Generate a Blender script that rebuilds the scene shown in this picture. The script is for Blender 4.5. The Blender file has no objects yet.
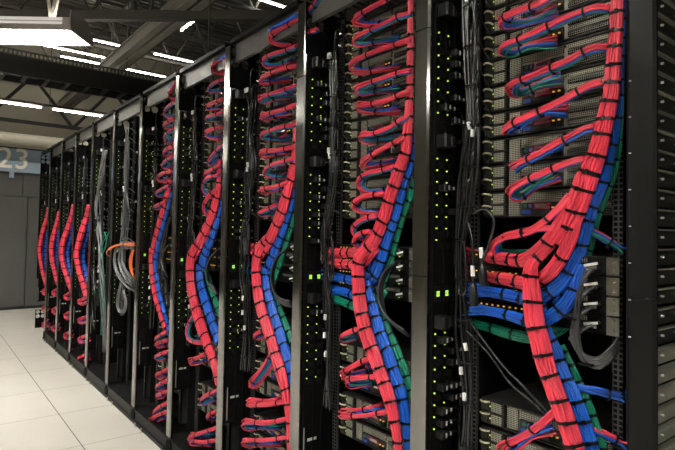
import bpy, math, random
import numpy as np
random.seed(7); rng = np.random.default_rng(7)
S = bpy.context.scene; COL = S.collection
# ------------------------------------------------------------------ camera model
F = 528.0; TH = math.atan(417.5/528.0); SI, CO = math.sin(TH), math.cos(TH)
D = 1.35            # distance of the rack row from the camera (row runs along +Y)
H = 1.497           # camera height
PITCH = .75; Y0 = .512; TOP = 2.572; ZO = -.077
# camera axes from the photograph's vanishing points: the row's, and that of the uprights
PPX, PPY = 337.5, 216.4
Yv = np.array((-80-PPX, -(225-PPY), -F)); Yv /= np.linalg.norm(Yv)
Zv = np.array((650-PPX, 17000+PPY, -F)); Zv -= Yv*(Yv@Zv); Zv /= np.linalg.norm(Zv)
MC = np.array((np.cross(Yv, Zv), Yv, Zv)); CAM = np.array((0, 0, H))
def ray(px, py): return MC@np.array(((px-PPX)/F, -(py-PPY)/F, -1))
def P(px, py, x): r = ray(px, py); return r*(x/r[0])+CAM          # point on the upright plane x = const
def PY(px, py, y): r = ray(px, py); return r*(y/r[1])+CAM         # on the plane y = const
def PD(px, py, d): return ray(px, py)*d+CAM                       # at distance d along the view axis
def PZ(px, py, z): r = ray(px, py); return r*((z-H)/r[2])+CAM     # at height z
cam = bpy.data.cameras.new('camera'); co = bpy.data.objects.new('camera', cam); COL.objects.link(co)
from mathutils import Matrix
mw = Matrix(MC.tolist()).to_4x4(); mw.translation = (0, 0, H); co.matrix_world = mw
cam.sensor_width = 36; cam.lens = 36*F/675; cam.shift_y = (PPY-225)/675; cam.clip_start = .05; S.camera = co
# ------------------------------------------------------------------ materials
def mat(name, col, rough=.5, metal=0, emit=None, es=0, spec=.5):
    m = bpy.data.materials.new(name); m.use_nodes = True
    b = m.node_tree.nodes['Principled BSDF']
    b.inputs['Base Color'].default_value = (*col, 1); b.inputs['Roughness'].default_value = rough
    b.inputs['Metallic'].default_value = metal; b.inputs['Specular IOR Level'].default_value = spec
    if emit: b.inputs['Emission Color'].default_value = (*emit, 1); b.inputs['Emission Strength'].default_value = es
    return m
def nd(m, t, **kw):
    n = m.node_tree.nodes.new(t)
    for k, v in kw.items(): setattr(n, k, v)
    return n
def lk(m, a, b): m.node_tree.links.new(a, b)
def bsdf(m): return m.node_tree.nodes['Principled BSDF']
def vary(m, amount=.25):       # each strand or piece a slightly different brightness
    g = nd(m, 'ShaderNodeNewGeometry'); r = nd(m, 'ShaderNodeMapRange')
    r.inputs[3].default_value = 1-amount; r.inputs[4].default_value = 1+amount
    lk(m, g.outputs['Random Per Island'], r.inputs[0])
    x = nd(m, 'ShaderNodeVectorMath', operation='SCALE')
    x.inputs[0].default_value = bsdf(m).inputs['Base Color'].default_value[:3]
    lk(m, r.outputs[0], x.inputs['Scale']); lk(m, x.outputs[0], bsdf(m).inputs['Base Color'])
    return m
def math_n(m, op, a, b=None):
    n = nd(m, 'ShaderNodeMath', operation=op)
    for i, v in enumerate((a, b)):
        if v is None: continue
        if isinstance(v, (int, float)): n.inputs[i].default_value = v
        else: lk(m, v, n.inputs[i])
    return n.outputs[0]
def noise_rough(m, scale, lo, hi):
    t = nd(m, 'ShaderNodeTexCoord'); n = nd(m, 'ShaderNodeTexNoise'); n.inputs['Scale'].default_value = scale
    r = nd(m, 'ShaderNodeMapRange'); r.inputs[3].default_value = lo; r.inputs[4].default_value = hi
    lk(m, t.outputs['Object'], n.inputs['Vector']); lk(m, n.outputs[0], r.inputs[0]); lk(m, r.outputs[0], bsdf(m).inputs['Roughness'])
    return m
def perforated(name, col, pitch, hole, square=False):   # sheet metal pierced by rows of holes, in the Y-Z plane
    m = mat(name, col, .45, .35)
    t = nd(m, 'ShaderNodeTexCoord'); s = nd(m, 'ShaderNodeSeparateXYZ'); lk(m, t.outputs['Object'], s.inputs[0])
    fy = math_n(m, 'SUBTRACT', math_n(m, 'FRACT', math_n(m, 'DIVIDE', s.outputs['Y'], pitch)), .5)
    fz = math_n(m, 'SUBTRACT', math_n(m, 'FRACT', math_n(m, 'DIVIDE', s.outputs['Z'], pitch)), .5)
    if square: dd = math_n(m, 'MAXIMUM', math_n(m, 'ABSOLUTE', fy), math_n(m, 'ABSOLUTE', fz))
    else: dd = math_n(m, 'SQRT', math_n(m, 'ADD', math_n(m, 'MULTIPLY', fy, fy), math_n(m, 'MULTIPLY', fz, fz)))
    k = math_n(m, 'LESS_THAN', dd, hole)
    mx = nd(m, 'ShaderNodeMix', data_type='RGBA'); mx.inputs['A'].default_value = (*col, 1); mx.inputs['B'].default_value = (.004, .004, .004, 1)
    lk(m, k, mx.inputs['Factor']); lk(m, mx.outputs['Result'], bsdf(m).inputs['Base Color'])
    mr = math_n(m, 'MULTIPLY', math_n(m, 'SUBTRACT', 1., k), .35); lk(m, mr, bsdf(m).inputs['Metallic'])
    sp = math_n(m, 'MULTIPLY', math_n(m, 'SUBTRACT', 1., k), .5); lk(m, sp, bsdf(m).inputs['Specular IOR Level'])
    return m
RACK = noise_rough(mat('rack_paint', (.008, .008, .008), .45, spec=.16), 30, .38, .5)
POST = mat('post_metal', (.30, .295, .285), .18, 1); bsdf(POST).inputs['Anisotropic'].default_value = .85
tn_ = nd(POST, 'ShaderNodeTangent', direction_type='RADIAL', axis='Z'); lk(POST, tn_.outputs[0], bsdf(POST).inputs['Tangent'])
DARK = mat('dark_interior', (.006, .006, .0065), .6, spec=.2)
PLATE = mat('plate_black', (.006, .006, .0065), .6, spec=.04)
GREYBEAM = noise_rough(mat('grey_beam', (.10, .097, .088), .45), 8, .38, .5)
RED = vary(mat('red_cable', (.68, .042, .075), .36), .22)
BLUE = vary(mat('blue_cable', (.008, .10, .52), .36), .25)
GREEN = vary(mat('green_cable', (.005, .20, .115), .38), .25)
BLACKC = vary(mat('black_cable', (.015, .015, .0155), .24, spec=.7), .5)
GREYC = vary(mat('grey_cable', (.030, .030, .032), .33), .3)
SILVC = vary(mat('silver_cable', (.13, .13, .13), .35), .3)
ORANGE = vary(mat('orange_cable', (.80, .14, .03), .4), .2)
TIE = mat('tie_black', (.004, .004, .0045), .35, spec=.3)
PDUB = mat('pdu_black', (.005, .005, .0052), .42, spec=.12)
GLINT_LABEL = mat('glint_label_grey', (.42, .42, .41), .4)  # shared by the painted plug glints and the rating label
PLUGB = mat('plug_black', (.009, .009, .0095), .36, spec=.35)
LED = mat('led_green', (.4, .6, .06), .4, emit=(.62, .95, .10), es=.25)
LEDY = mat('led_amber', (.8, .4, .05), .4, emit=(1, .5, .05), es=.16)
DIGIT = mat('display_green', (.3, .8, .05), .4, emit=(.5, 1, .1), es=.26)
WHITE = mat('label_white', (.72, .72, .70), .5)
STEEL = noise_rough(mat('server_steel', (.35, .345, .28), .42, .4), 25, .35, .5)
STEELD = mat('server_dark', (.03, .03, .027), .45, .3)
MESHM = perforated('mesh_steel', (.35, .345, .28), .0058, .34)
MESHD = perforated('mesh_dark_steel', (.22, .215, .19), .0062, .36, True)
KHAKI = mat('psu_tongue', (.50, .46, .32), .4)
CHROME = mat('bright_metal', (.62, .62, .60), .22, 1)
MAG = mat('io_magenta', (.42, .02, .08), .5); TEAL = mat('io_green', (.02, .14, .09), .5); PURP = mat('io_purple', (.13, .09, .28), .5); VGA = mat('io_blue', (.02, .05, .3), .5)
RAILM = perforated('rail_holes', (.05, .05, .05), .0148, .33, True)
DECK = mat('ceiling_deck', (.15, .138, .115), .6)
TRUSS = mat('truss_paint', (.10, .094, .082), .55)
BEAMM = mat('beam_paint', (.26, .242, .205), .5)
TRAYM = mat('tray_dark', (.030, .029, .028), .5)
TUBE = mat('tube_glow', (1, 1, 1), .4, emit=(1, .95, .84), es=18)
DIFF = mat('louver_glow', (1, 1, .97), .4, emit=(1, .965, .90), es=27)
SLOT = mat('slot_glow', (.9, .9, .88), .4, emit=(1, .97, .92), es=.16); UPL = mat('added_uplight_glow', (1, 1, 1), .4, emit=(1, .95, .86), es=13)
LAMPW = mat('lamp_housing', (.62, .58, .57), .4)
WALLG = noise_rough(mat('wall_grey', (.10, .098, .093), .5), 3, .42, .55)
WALLB = mat('wall_beige', (.34, .31, .24), .8)
SIGNB = mat('sign_blue', (.30, .385, .48), .5)
CREAM = mat('sign_cream', (.92, .87, .74), .5)
PIPE = mat('pipe_cream', (.46, .43, .35), .5)
def floor_mat():
    m = mat('floor_tile', (.52, .50, .45), .42)
    t = nd(m, 'ShaderNodeTexCoord'); s = nd(m, 'ShaderNodeSeparateXYZ'); lk(m, t.outputs['Object'], s.inputs[0])
    T = .765
    def line(o, ph, w):
        f = math_n(m, 'FRACT', math_n(m, 'DIVIDE', math_n(m, 'SUBTRACT', o, ph-40*T), T))
        return math_n(m, 'LESS_THAN', math_n(m, 'MINIMUM', f, math_n(m, 'SUBTRACT', 1., f)), w/T)
    l = math_n(m, 'MAXIMUM', line(s.outputs['X'], .925, .0035), line(s.outputs['Y'], 4.73, .0024))
    n = nd(m, 'ShaderNodeTexNoise'); n.inputs['Scale'].default_value = 90; n.inputs['Detail'].default_value = 6
    lk(m, t.outputs['Object'], n.inputs['Vector'])
    n2 = nd(m, 'ShaderNodeTexNoise'); n2.inputs['Scale'].default_value = 1.7; lk(m, t.outputs['Object'], n2.inputs['Vector'])
    r = nd(m, 'ShaderNodeMapRange'); r.inputs[1].default_value = .3; r.inputs[2].default_value = .7; r.inputs[3].default_value = .86; r.inputs[4].default_value = 1.06
    lk(m, math_n(m, 'ADD', math_n(m, 'MULTIPLY', n.outputs[0], .6), math_n(m, 'MULTIPLY', n2.outputs[0], .4)), r.inputs[0])
    v = nd(m, 'ShaderNodeVectorMath', operation='SCALE'); v.inputs[0].default_value = (.52, .50, .45); lk(m, r.outputs[0], v.inputs['Scale'])
    mx = nd(m, 'ShaderNodeMix', data_type='RGBA'); lk(m, l, mx.inputs['Factor']); lk(m, v.outputs[0], mx.inputs['A']); mx.inputs['B'].default_value = (.06, .055, .045, 1)
    lk(m, mx.outputs['Result'], bsdf(m).inputs['Base Color'])
    return m
FLOOR = floor_mat()
# ------------------------------------------------------------------ mesh helpers
def unit(v): return v/max(np.linalg.norm(v), 1e-9)
def resample(pts, n):
    p = np.array(pts, float)
    if len(p) == 2:
        t = np.linspace(0, 1, n)[:, None]; return p[:1]*(1-t)+p[1:]*t
    e = np.vstack([2*p[:1]-p[1:2], p, 2*p[-1:]-p[-2:-1]]); out = []
    for i in range(len(p)-1):
        a, b, c, d = e[i:i+4]; t = np.linspace(0, 1, 16, endpoint=False)[:, None]
        out.append(.5*(2*b+(c-a)*t+(2*a-5*b+4*c-d)*t**2+(3*b-a-3*c+d)*t**3))
    out = np.vstack(out+[p[-1:]]); L = np.r_[0, np.cumsum(np.linalg.norm(np.diff(out, axis=0)[:, :3], axis=1))]
    s = np.linspace(0, L[-1], n)
    return np.stack([np.interp(s, L, out[:, k]) for k in range(p.shape[1])], 1)
def frames(c, ref, fixed=False):
    T = np.gradient(c, axis=0); T /= np.maximum(np.linalg.norm(T, axis=1), 1e-9)[:, None]
    N = np.zeros_like(c); n = np.array(ref, float)
    for i in range(len(c)):
        if fixed: n = np.array(ref, float)
        n = unit(n-np.dot(n, T[i])*T[i]); N[i] = n
    return T, N, np.cross(T, N)
class M:
    def __init__(s): s.v = []; s.f = []; s.k = 0
    def add(s, v, f):
        s.v.extend(map(tuple, v)); s.f.extend(tuple(i+s.k for i in q) for q in f); s.k += len(v)
    def box(s, x0, x1, y0, y1, z0, z1, c=0):
        if c:                                                   # chamfered along Z edges
            o = [(x0+c, y0), (x1-c, y0), (x1, y0+c), (x1, y1-c), (x1-c, y1), (x0+c, y1), (x0, y1-c), (x0, y0+c)]
        else: o = [(x0, y0), (x1, y0), (x1, y1), (x0, y1)]
        n = len(o)
        s.add([(a, b, z0) for a, b in o]+[(a, b, z1) for a, b in o],
              [tuple(range(n))[::-1], tuple(range(n, 2*n))]+[(i, (i+1) % n, n+(i+1) % n, n+i) for i in range(n)])
        return s
    def obox(s, a, b, w, h, up=(0, 0, 1)):                      # bar from a to b, w across, h along 'up'
        a, b = np.array(a, float), np.array(b, float); t = unit(b-a); u = np.array(up, float); u = unit(u-np.dot(u, t)*t); r = np.cross(t, u)
        v = [p+sx*r*w/2+sy*u*h/2 for p in (a, b) for sx, sy in ((-1, -1), (1, -1), (1, 1), (-1, 1))]
        s.add(v, [(0, 1, 2, 3), (7, 6, 5, 4), (0, 4, 5, 1), (1, 5, 6, 2), (2, 6, 7, 3), (3, 7, 4, 0)]); return s
    def sweep(s, c, r, sides=6, N=None, B=None, ry=None):
        c = np.array(c, float)
        if N is None: T, N, B = frames(c, unit(np.cross(c[1]-c[0], (.31, .52, .8))))
        r = np.broadcast_to(np.array(r, float), (len(c),)); ry = r if ry is None else np.broadcast_to(np.array(ry, float), (len(c),))
        a = np.linspace(0, 2*np.pi, sides, endpoint=False)
        v = (c[:, None]+N[:, None]*(np.cos(a)[None, :, None]*r[:, None, None])+B[:, None]*(np.sin(a)[None, :, None]*ry[:, None, None])).reshape(-1, 3)
        n = len(c); f = [(i*sides+j, i*sides+(j+1) % sides, (i+1)*sides+(j+1) % sides, (i+1)*sides+j) for i in range(n-1) for j in range(sides)]
        f += [tuple(range(sides))[::-1], tuple((n-1)*sides+j for j in range(sides))]
        s.add(v, f); return s
    def tube(s, pts, r, n=16, sides=6): return s.sweep(resample(pts, n), r, sides)
    def cyl(s, a, b, r, sides=12): return s.sweep([a, (np.array(a)+np.array(b))/2, b], r, sides)
    def band(s, c, T, N, B, rx, ry, h, th, sides=14):           # flat strap around an ellipse
        a = np.linspace(0, 2*np.pi, sides, endpoint=False); vs = []
        for dz, rr in ((-h/2, 0), (-h/2, th), (h/2, th), (h/2, 0)):
            for t in a: vs.append(c+T*dz+N*math.cos(t)*(rx+rr)+B*math.sin(t)*(ry+rr))
        fs = [(k*sides+j, k*sides+(j+1) % sides, ((k+1) % 4)*sides+(j+1) % sides, ((k+1) % 4)*sides+j) for k in range(4) for j in range(sides)]
        s.add(vs, fs); return s
WORLD = {}
def obj(name, m, ma, parent=None, origin=None, smooth=False):
    v = np.array(m.v, float)
    if origin is None:
        lo, hi = v.min(0), v.max(0); origin = np.array(((lo[0]+hi[0])/2, (lo[1]+hi[1])/2, lo[2]))
    origin = np.array(origin, float); me = bpy.data.meshes.new(name)
    me.from_pydata([tuple(p) for p in v-origin], [], m.f); me.materials.append(ma)
    if smooth: me.polygons.foreach_set('use_smooth', [True]*len(me.polygons))
    me.update(); o = bpy.data.objects.new(name, me); COL.objects.link(o); place(o, origin, parent); return o
def place(o, w, parent=None):
    WORLD[o.name] = np.array(w, float)
    if parent is not None: o.parent = parent; o.location = WORLD[o.name]-WORLD[parent.name]
    else: o.location = w
def tag(o, label, cat, group=None):
    o['label'] = label; o['category'] = cat
    if group: o['group'] = group
    return o
def thing(name, label, cat, w, group=None):
    o = bpy.data.objects.new(name, None); COL.objects.link(o); o.empty_display_size = .05; place(o, w); return tag(o, label, cat, group)
def struct(o): o['kind'] = 'structure'; return o
def copy_tree(o, parent=None):
    c = o.copy(); COL.objects.link(c); c.parent = parent
    for ch in list(o.children): copy_tree(ch, c)
    return c
ORD = 'zeroth first second third fourth fifth sixth seventh eighth ninth tenth eleventh twelfth thirteenth fourteenth fifteenth sixteenth seventeenth eighteenth nineteenth twentieth'.split()
RK = ['nearest rack']+[ORD[i]+' nearest rack' for i in range(2, 11)]+['farthest rack']
NR = 11
def yb(k): return Y0+PITCH*k        # near boundary of rack k
# ------------------------------------------------------------------ room
def sbox(name, ma, *b): return struct(obj(name, M().box(*b), ma))
sbox('floor', FLOOR, -6, 14, -5, 24, -.1, 0).data.transform(__import__('mathutils').Matrix.Translation((4, 9.5, -.1)))
bpy.data.objects['floor'].location = (0, 0, 0)
YW = float(PZ(20, 309, 0)[1]); zs = lambda y: float(PY(20, y, YW)[2]); xw = lambda x: float(PY(x, 170, YW)[0])
m = M()                              # far wall: grey panels with thin seams
wz = [0, .03, 1.47, 1.49, 2.16, 2.175, 3.05]; xs = [-6, -2.9, -1.8, -.75, .45, xw(29), xw(29)+1.2, 3.8, 5, 6.2, 7.4, 8.6, 9.8, 11, 12.2, 14]
for za, zb in ((.04, zs(233.7)), (zs(233), zs(197)), (zs(196.4), zs(149.5))):
    for a, b in zip(xs[:-1], xs[1:]):
        if za > 1.4: a, b = a-.09, b-.09
        m.box(a+.006, b-.006, YW, YW+.05, za, zb)
m.box(-6, 14, YW+.03, YW+.12, 0, zs(149.5))
struct(obj('wall_far', m, WALLG))
sbox('baseboard_far', mat('baseboard_dark', (.02, .02, .02), .5), -6, 14, YW-.012, YW, 0, .05)
sbox('wall_back', WALLB, -6, 14, 15.5, 15.7, 0, 7.2)
sbox('wall_left', WALLB, -6.1, -6, -5, 24, 0, 7.2)
sbox('wall_right', WALLB, 14, 14.1, -5, 24, 0, 7.2)
sbox('wall_near', WALLB, -6, 14, -5.1, -5, 0, 7.2)
m = M(); m.box(-6, 14, -5, 24, 6.62, 6.7)         # corrugated deck, ribs along X
for i in range(0, 145): m.box(-6, 14, -5+i*.2, -5+i*.2+.10, 6.55, 6.62)
struct(obj('ceiling', m, DECK))
# steel overhead
def ibeam(name, a, b, w, h, ma=BEAMM):
    a, b = np.array(a, float), np.array(b, float); m = M()
    m.obox(a, b, w, .02); m.obox(a+(0, 0, h), b+(0, 0, h), w, .02); m.obox(a+(0, 0, h/2), b+(0, 0, h/2), .03, h)
    return struct(obj(name, m, ma))
def joist(name, a, b, h, n, r=.022, ma=TRUSS):            # open web joist
    a, b = np.array(a, float), np.array(b, float); m = M(); up = np.array((0, 0, h))
    m.obox(a, b, .09, .06); m.obox(a+up, b+up, .09, .06)
    for i in range(n):
        p, q = a+(b-a)*i/n, a+(b-a)*(i+1)/n; c = (p+q)/2
        m.cyl(p+up, c, r, 5); m.cyl(c, q+up, r, 5)
    return struct(obj(name, m, ma))
xb = PZ(117, 67, 4.6)[0]
ibeam('ceiling_beam', (xb-.085, 4, 4.6), (xb-.085, 15.4, 4.6), .115, .2); ibeam('ceiling_beam', (xb+.085, 4, 4.6), (xb+.085, 15.4, 4.6), .115, .2)
ibeam('ceiling_beam', (xb-4.5, -4, 5.4), (xb-4.5, 15.4, 5.4), .3, .4)
a = PD(-150, 20, 7.5); b = PD(470, 20, 7.5)
m = M(); m.obox(a+(0, 0, .06), b+(0, 0, .06), .1, .13); struct(obj('ceiling_beam', m, TRUSS))
for i, y in enumerate((8.3, 10.4, 12.2, 14.2)):
    joist('ceiling_joist', (-6, y, 5.45), (14, y, 5.45), 1.0, 18, .026)
joist('ceiling_truss', (xb+.5, 4.5, 5.0), (xb+.5, 15.4, 5.0), 1.3, 8, .04)
joist('ceiling_truss', (.8, 6.5, 5.0), (.8, 15.4, 5.0), 1.4, 7, .05)
joist('ceiling_truss', (-6, YW+1, 3.6), (14, YW+1, 3.6), .95, 13, .035, TRAYM)
m = M(); m.cyl((-6, YW-.35, zs(142)), (14, YW-.35, zs(142)), .10, 16); struct(obj('ceiling_pipe', m, PIPE, smooth=True))
m = M(); m.box(-6, 14, YW-.06, YW+.15, zs(149.5), zs(148)); struct(obj('trim_far', m, TRAYM))
# ceiling strip lights (two-tube battens)
strips = [((88, 35.5), (205, 68), 5.4, 'over the far end of the row, the upper one'), ((60, 54), (168, 79.5), 5.4, 'above the cable tray, running behind the steel beam'),
 ((258, -2), (292, 11), 5.6, 'highest above the second nearest racks')]
def batten(a, b, lab):
    a, b = np.array(a), np.array(b); n = max(1, int(round(np.linalg.norm(b-a)/1.5))); t = thing('strip_light', lab, 'strip light', (a+b)/2, 'ceiling strip lights')
    m = M(); m.obox(a+(0, 0, .05), b+(0, 0, .05), .05, .04)
    for i in range(n+1):
        p = a+(b-a)*i/n; m.cyl(p+(0, 0, .09), (p[0], p[1], 6.545), .008, 4)
    obj('batten', m, TRUSS, t)
    for i in range(n):
        p, q = a+(b-a)*(i+.04)/n, a+(b-a)*(i+.90)/n; obj('tube', M().cyl(p, q, .012, 8), TUBE, t)
for (p, q, z, lab) in strips:
    a, b = PZ(*p, z), PZ(*q, z); b[1] = a[1] = (a[1]+b[1])/2
    batten(a, b, 'bright fluorescent strip light '+lab)
a, b = PY(-40, 94, YW-1.1), PY(125, 122, YW-1.1); b[2] = a[2] = PY(30, 106, YW-1.1)[2]; batten(a, b, 'bright fluorescent strip light low beyond the cable tray, near the beige wall')
batten((-4, 13.4, 5.6), (3.5, 13.4, 5.6), 'added fluorescent strip light high before the beige rear wall, brightening it')  # strip light added to brighten the beige wall behind it
a, b = PZ(180, 31, 5.2), PZ(199, 18, 5.2); b[0] = a[0] = (a[0]+b[0])/2
batten(a, b, 'short fluorescent strip light along the row, beside the steel beam')
# cable tray crossing over the racks
ty = 6.3; tz = float(PY(80, 85.5, ty)[2]); tt = float(PY(80, 62, ty)[2])
t = thing('cable_tray', 'dark overhead cable tray with slotted upper edge crossing above the racks', 'cable tray', (1, ty, tz))
m = M(); m.box(-4, 5.2, ty-.02, ty, tz, tt-.07); m.box(-4, 5.2, ty+.33, ty+.35, tz, tt-.07); obj('side_rail', m, TRAYM, t)
m = M()
for i in range(46): m.box(-4+i*.2, -4+i*.2+.04, ty, ty+.33, tz, tz+.03)
obj('rung', m, TRAYM, t)
m = M()
for i in range(230): m.box(-4+i*.04, -4+i*.04+.016, ty-.012, ty+.012, tt-.055, tt-.01)
m.box(-4, 5.2, ty-.014, ty+.014, tt-.07, tt-.053); m.box(-4, 5.2, ty-.014, ty+.014, tt-.012, tt); obj('slotted_edge', m, TRUSS, t)
for x in (-2.5, .2, 2.9): obj('hanger_rod', M().cyl((x, ty+.17, tz), (x, ty+.17, 6.55), .012, 6), TRUSS, t)
m = M()
for i in range(5): m.tube([(-4+j*.9, ty+.06+.05*i+.02*math.sin(j*1.3+i), tz+.05+.015*random.random()) for j in range(11)], .016, 50, 6)
tag(obj('tray_cables', m, BLACKC, smooth=True), 'black cables lying along the dark overhead cable tray', 'cables')
t = thing('conduit', 'thin pale conduit pipe running below the cable tray', 'conduit', (0, ty, tz-.05))
obj('pipe', M().cyl((-4, ty-.1, tz-.04), (.6, ty-.1, tz-.04), .011, 8), BEAMM, t)
for x in (-2.0, -1.0, .0): obj('strap', M().box(x-.02, x+.02, ty-.115, ty-.085, tz-.055, tz+.02), TRUSS, t)
# aisle light fixtures: crosswise louvred fittings over the aisle
FD = 4.05; R_ = np.array((CO, -SI, 0)); FW = np.array((SI, CO, 0))
c0 = PD(70, 30, FD); c0 = c0
def fixture(corner, lab):
    t = thing('ceiling_light', lab, 'light fixture', corner-R_*1.2, 'louvred lights over the aisle')
    L, W, Hh = 2.4, .35, .145; u = -R_
    def q(a, b, c): return corner+u*a+FW*b+np.array((0, 0, c))
    def prism(sec, a0, a1, name, ma):
        m = M(); n = len(sec); m.add([q(a0, b, c) for b, c in sec]+[q(a1, b, c) for b, c in sec],
            [tuple(range(n)), tuple(range(n, 2*n))[::-1]]+[(i, n+i, n+(i+1) % n, (i+1) % n) for i in range(n)]); obj(name, m, ma, t)
    prism([(0, .10), (.12, .145), (.24, .145), (W, .05), (W, .035), (0, .035)], .0, L, 'housing', LAMPW)
    sec = [(-.005, -.002), (-.022, .05), (-.005, .155), (.13, .16), (.25, .16), (W+.012, .055), (W+.018, -.002)]
    prism(sec, -.012, 0, 'end_cap', LAMPW); prism(sec, L, L+.012, 'end_cap', LAMPW)
    prism([(-.004, .0), (-.004, .035), (.008, .035), (.008, .0)], 0, L, 'side_rail', LAMPW); prism([(W-.008, .0), (W-.008, .035), (W+.004, .035), (W+.004, .0)], 0, L, 'side_rail', LAMPW)
    m = M()
    for i in range(60):
        a = .02+i*.0392; m.add([q(a, .01, 0), q(a, W-.01, 0), q(a, W-.01, .03), q(a, .01, .03), q(a+.006, .01, 0), q(a+.006, W-.01, 0), q(a+.006, W-.01, .03), q(a+.006, .01, .03)],
              [(0, 1, 2, 3), (7, 6, 5, 4), (0, 4, 5, 1), (1, 5, 6, 2), (2, 6, 7, 3), (3, 7, 4, 0)])
    obj('louver', m, mat('louver_white', (.8, .8, .77), .35) if 'louver_white' not in bpy.data.materials else bpy.data.materials['louver_white'], t)
    m = M(); m.add([q(.01, .01, .031), q(L-.01, .01, .031), q(L-.01, W-.01, .031), q(.01, W-.01, .031)], [(0, 1, 2, 3)]); obj('diffuser', m, DIFF, t)
    m = M(); m.add([q(.06, -.0055, .045), q(L-.06, -.0055, .045), q(L-.06, -.0045, .062), q(.06, -.0045, .062), q(.06, -.0055, .072), q(L-.06, -.0055, .072), q(L-.06, -.0045, .095), q(.06, -.0045, .095)], [(0, 1, 2, 3), (4, 5, 6, 7)])
    obj('light_slot', m, SLOT, t)
    m = M(); m.add([q(.05, .13, .1475), q(L-.05, .13, .1475), q(L-.05, .23, .1475), q(.05, .23, .1475)], [(0, 1, 2, 3)]); obj('added_uplight', m, UPL, t)  # glowing strip added on top of the housing to brighten the ceiling
    m = M()
    for a in (.24, L-.24):
        for d_ in (-.05, .05): obj('hanger_strap', M().obox(q(a, .18, .15), q(a+d_, .18, .42), .03, .03, FW), BEAMM, t)
        e = q(a, .18, .4); obj('hanger_rod', M().cyl(e, (e[0], e[1], 6.545), .008, 5), TRAYM, t)
fixture(c0, 'white louvred fluorescent fixture hanging over the aisle in front of the tray')
for i, (dx, dy) in enumerate(((-.75, -4.1), (-1.0, -6.9), (-1.1, 3.4), (-2.2, 5.4))):  # unseen fixtures added to light the near racks and the far wall
    fixture(c0+np.array((dx, dy, 0)), 'added louvred fluorescent fixture out of view, '+('above the camera', 'behind the camera', 'beyond the visible one', 'close to the far wall')[i])
# sign on the far wall
t = thing('aisle_sign', 'wide pale blue sign on far wall with large cream aisle numbers', 'sign', (.2, YW-.05, zs(172.5)))
a, b = P(-6, 146, 1), P(52, 153, 1)
obj('board', M().box(-2.2, 1.95, YW-.05, YW-.002, zs(172.5), zs(149.6)), SIGNB, t)
obj('tab', M().box(xw(9), xw(14), YW-.05, YW-.002, zs(178.5), zs(172.5)), SIGNB, t)
cu = bpy.data.curves.new('number', 'FONT'); cu.body = '23'; cu.size = (zs(148.8)-zs(168.9))/.70; cu.extrude = .004; cu.offset = .004; cu.space_character = 1.04; cu.materials.append(CREAM)
to_ = bpy.data.objects.new('number_text', cu); COL.objects.link(to_); bpy.context.view_layer.update()
me_ = bpy.data.meshes.new_from_object(to_.evaluated_get(bpy.context.evaluated_depsgraph_get())); bpy.data.objects.remove(to_)
o = bpy.data.objects.new('number', me_); COL.objects.link(o); o.rotation_euler = (math.pi/2, 0, 0); place(o, (0, YW-.056, zs(168.9)), t); o.scale = (.8, 1, 1)
bb = [v.co.x for v in me_.vertices]; k_ = (xw(26.7)-xw(-3.2))/(max(bb)-min(bb)); o.scale[0] = k_; o.location[0] += xw(26.7)-max(bb)*k_
# ------------------------------------------------------------------ racks
def plate_mesh(y0, y1, z0, z1, x0, x1, holes, ch=.085):   # sheet with round holes on a grid of cells
    m = M(); ys = np.linspace(y0, y1, 3); n = 24
    for i in range(2):
        m.box(x0, x1, ys[i], ys[i+1], z0, z1-2*ch)
        for za, zb in ((z1-2*ch, z1-ch), (z1-ch, z1)):
            cy, cz = (ys[i]+ys[i+1])/2, (za+zb)/2; hy, hz = (ys[i+1]-ys[i])/2, (zb-za)/2; r = holes; vs = []; fs = []
            for x in (x0, x1):
                for k in range(n):
                    t = 2*math.pi*k/n; c, s_ = math.cos(t), math.sin(t); e = 1/max(abs(c)/hy, abs(s_)/hz); vs.append((x, cy+c*e, cz+s_*e))
                for k in range(n):
                    t = 2*math.pi*k/n; vs.append((x, cy+math.cos(t)*r, cz+math.sin(t)*r))
                    # corners kept by doubling the sampling below
            for k in range(n):
                j = (k+1) % n
                fs += [(k, j, n+j, n+k), (2*n+k, 3*n+k, 3*n+j, 2*n+j), (n+k, n+j, 3*n+j, 3*n+k)]
            m.add(vs, fs)
            for sy in (-1, 1):
                for sz in (-1, 1): m.box(x0, x1, *sorted((cy+sy*hy, cy+sy*hy*.55)), *sorted((cz+sz*hz, cz+sz*hz*.72)))
    return m
def post_mesh(y0, y1, x0=D, x1=D+.022, z0=.1, z1=TOP-.02):
    m = M()
    for za, zb in ((z0, 1.428+ZO), (1.431+ZO, 2.285+ZO), (2.288+ZO, z1)): m.box(x0, x1, y0, y1, za, zb, .007)
    return m
racks = []
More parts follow.
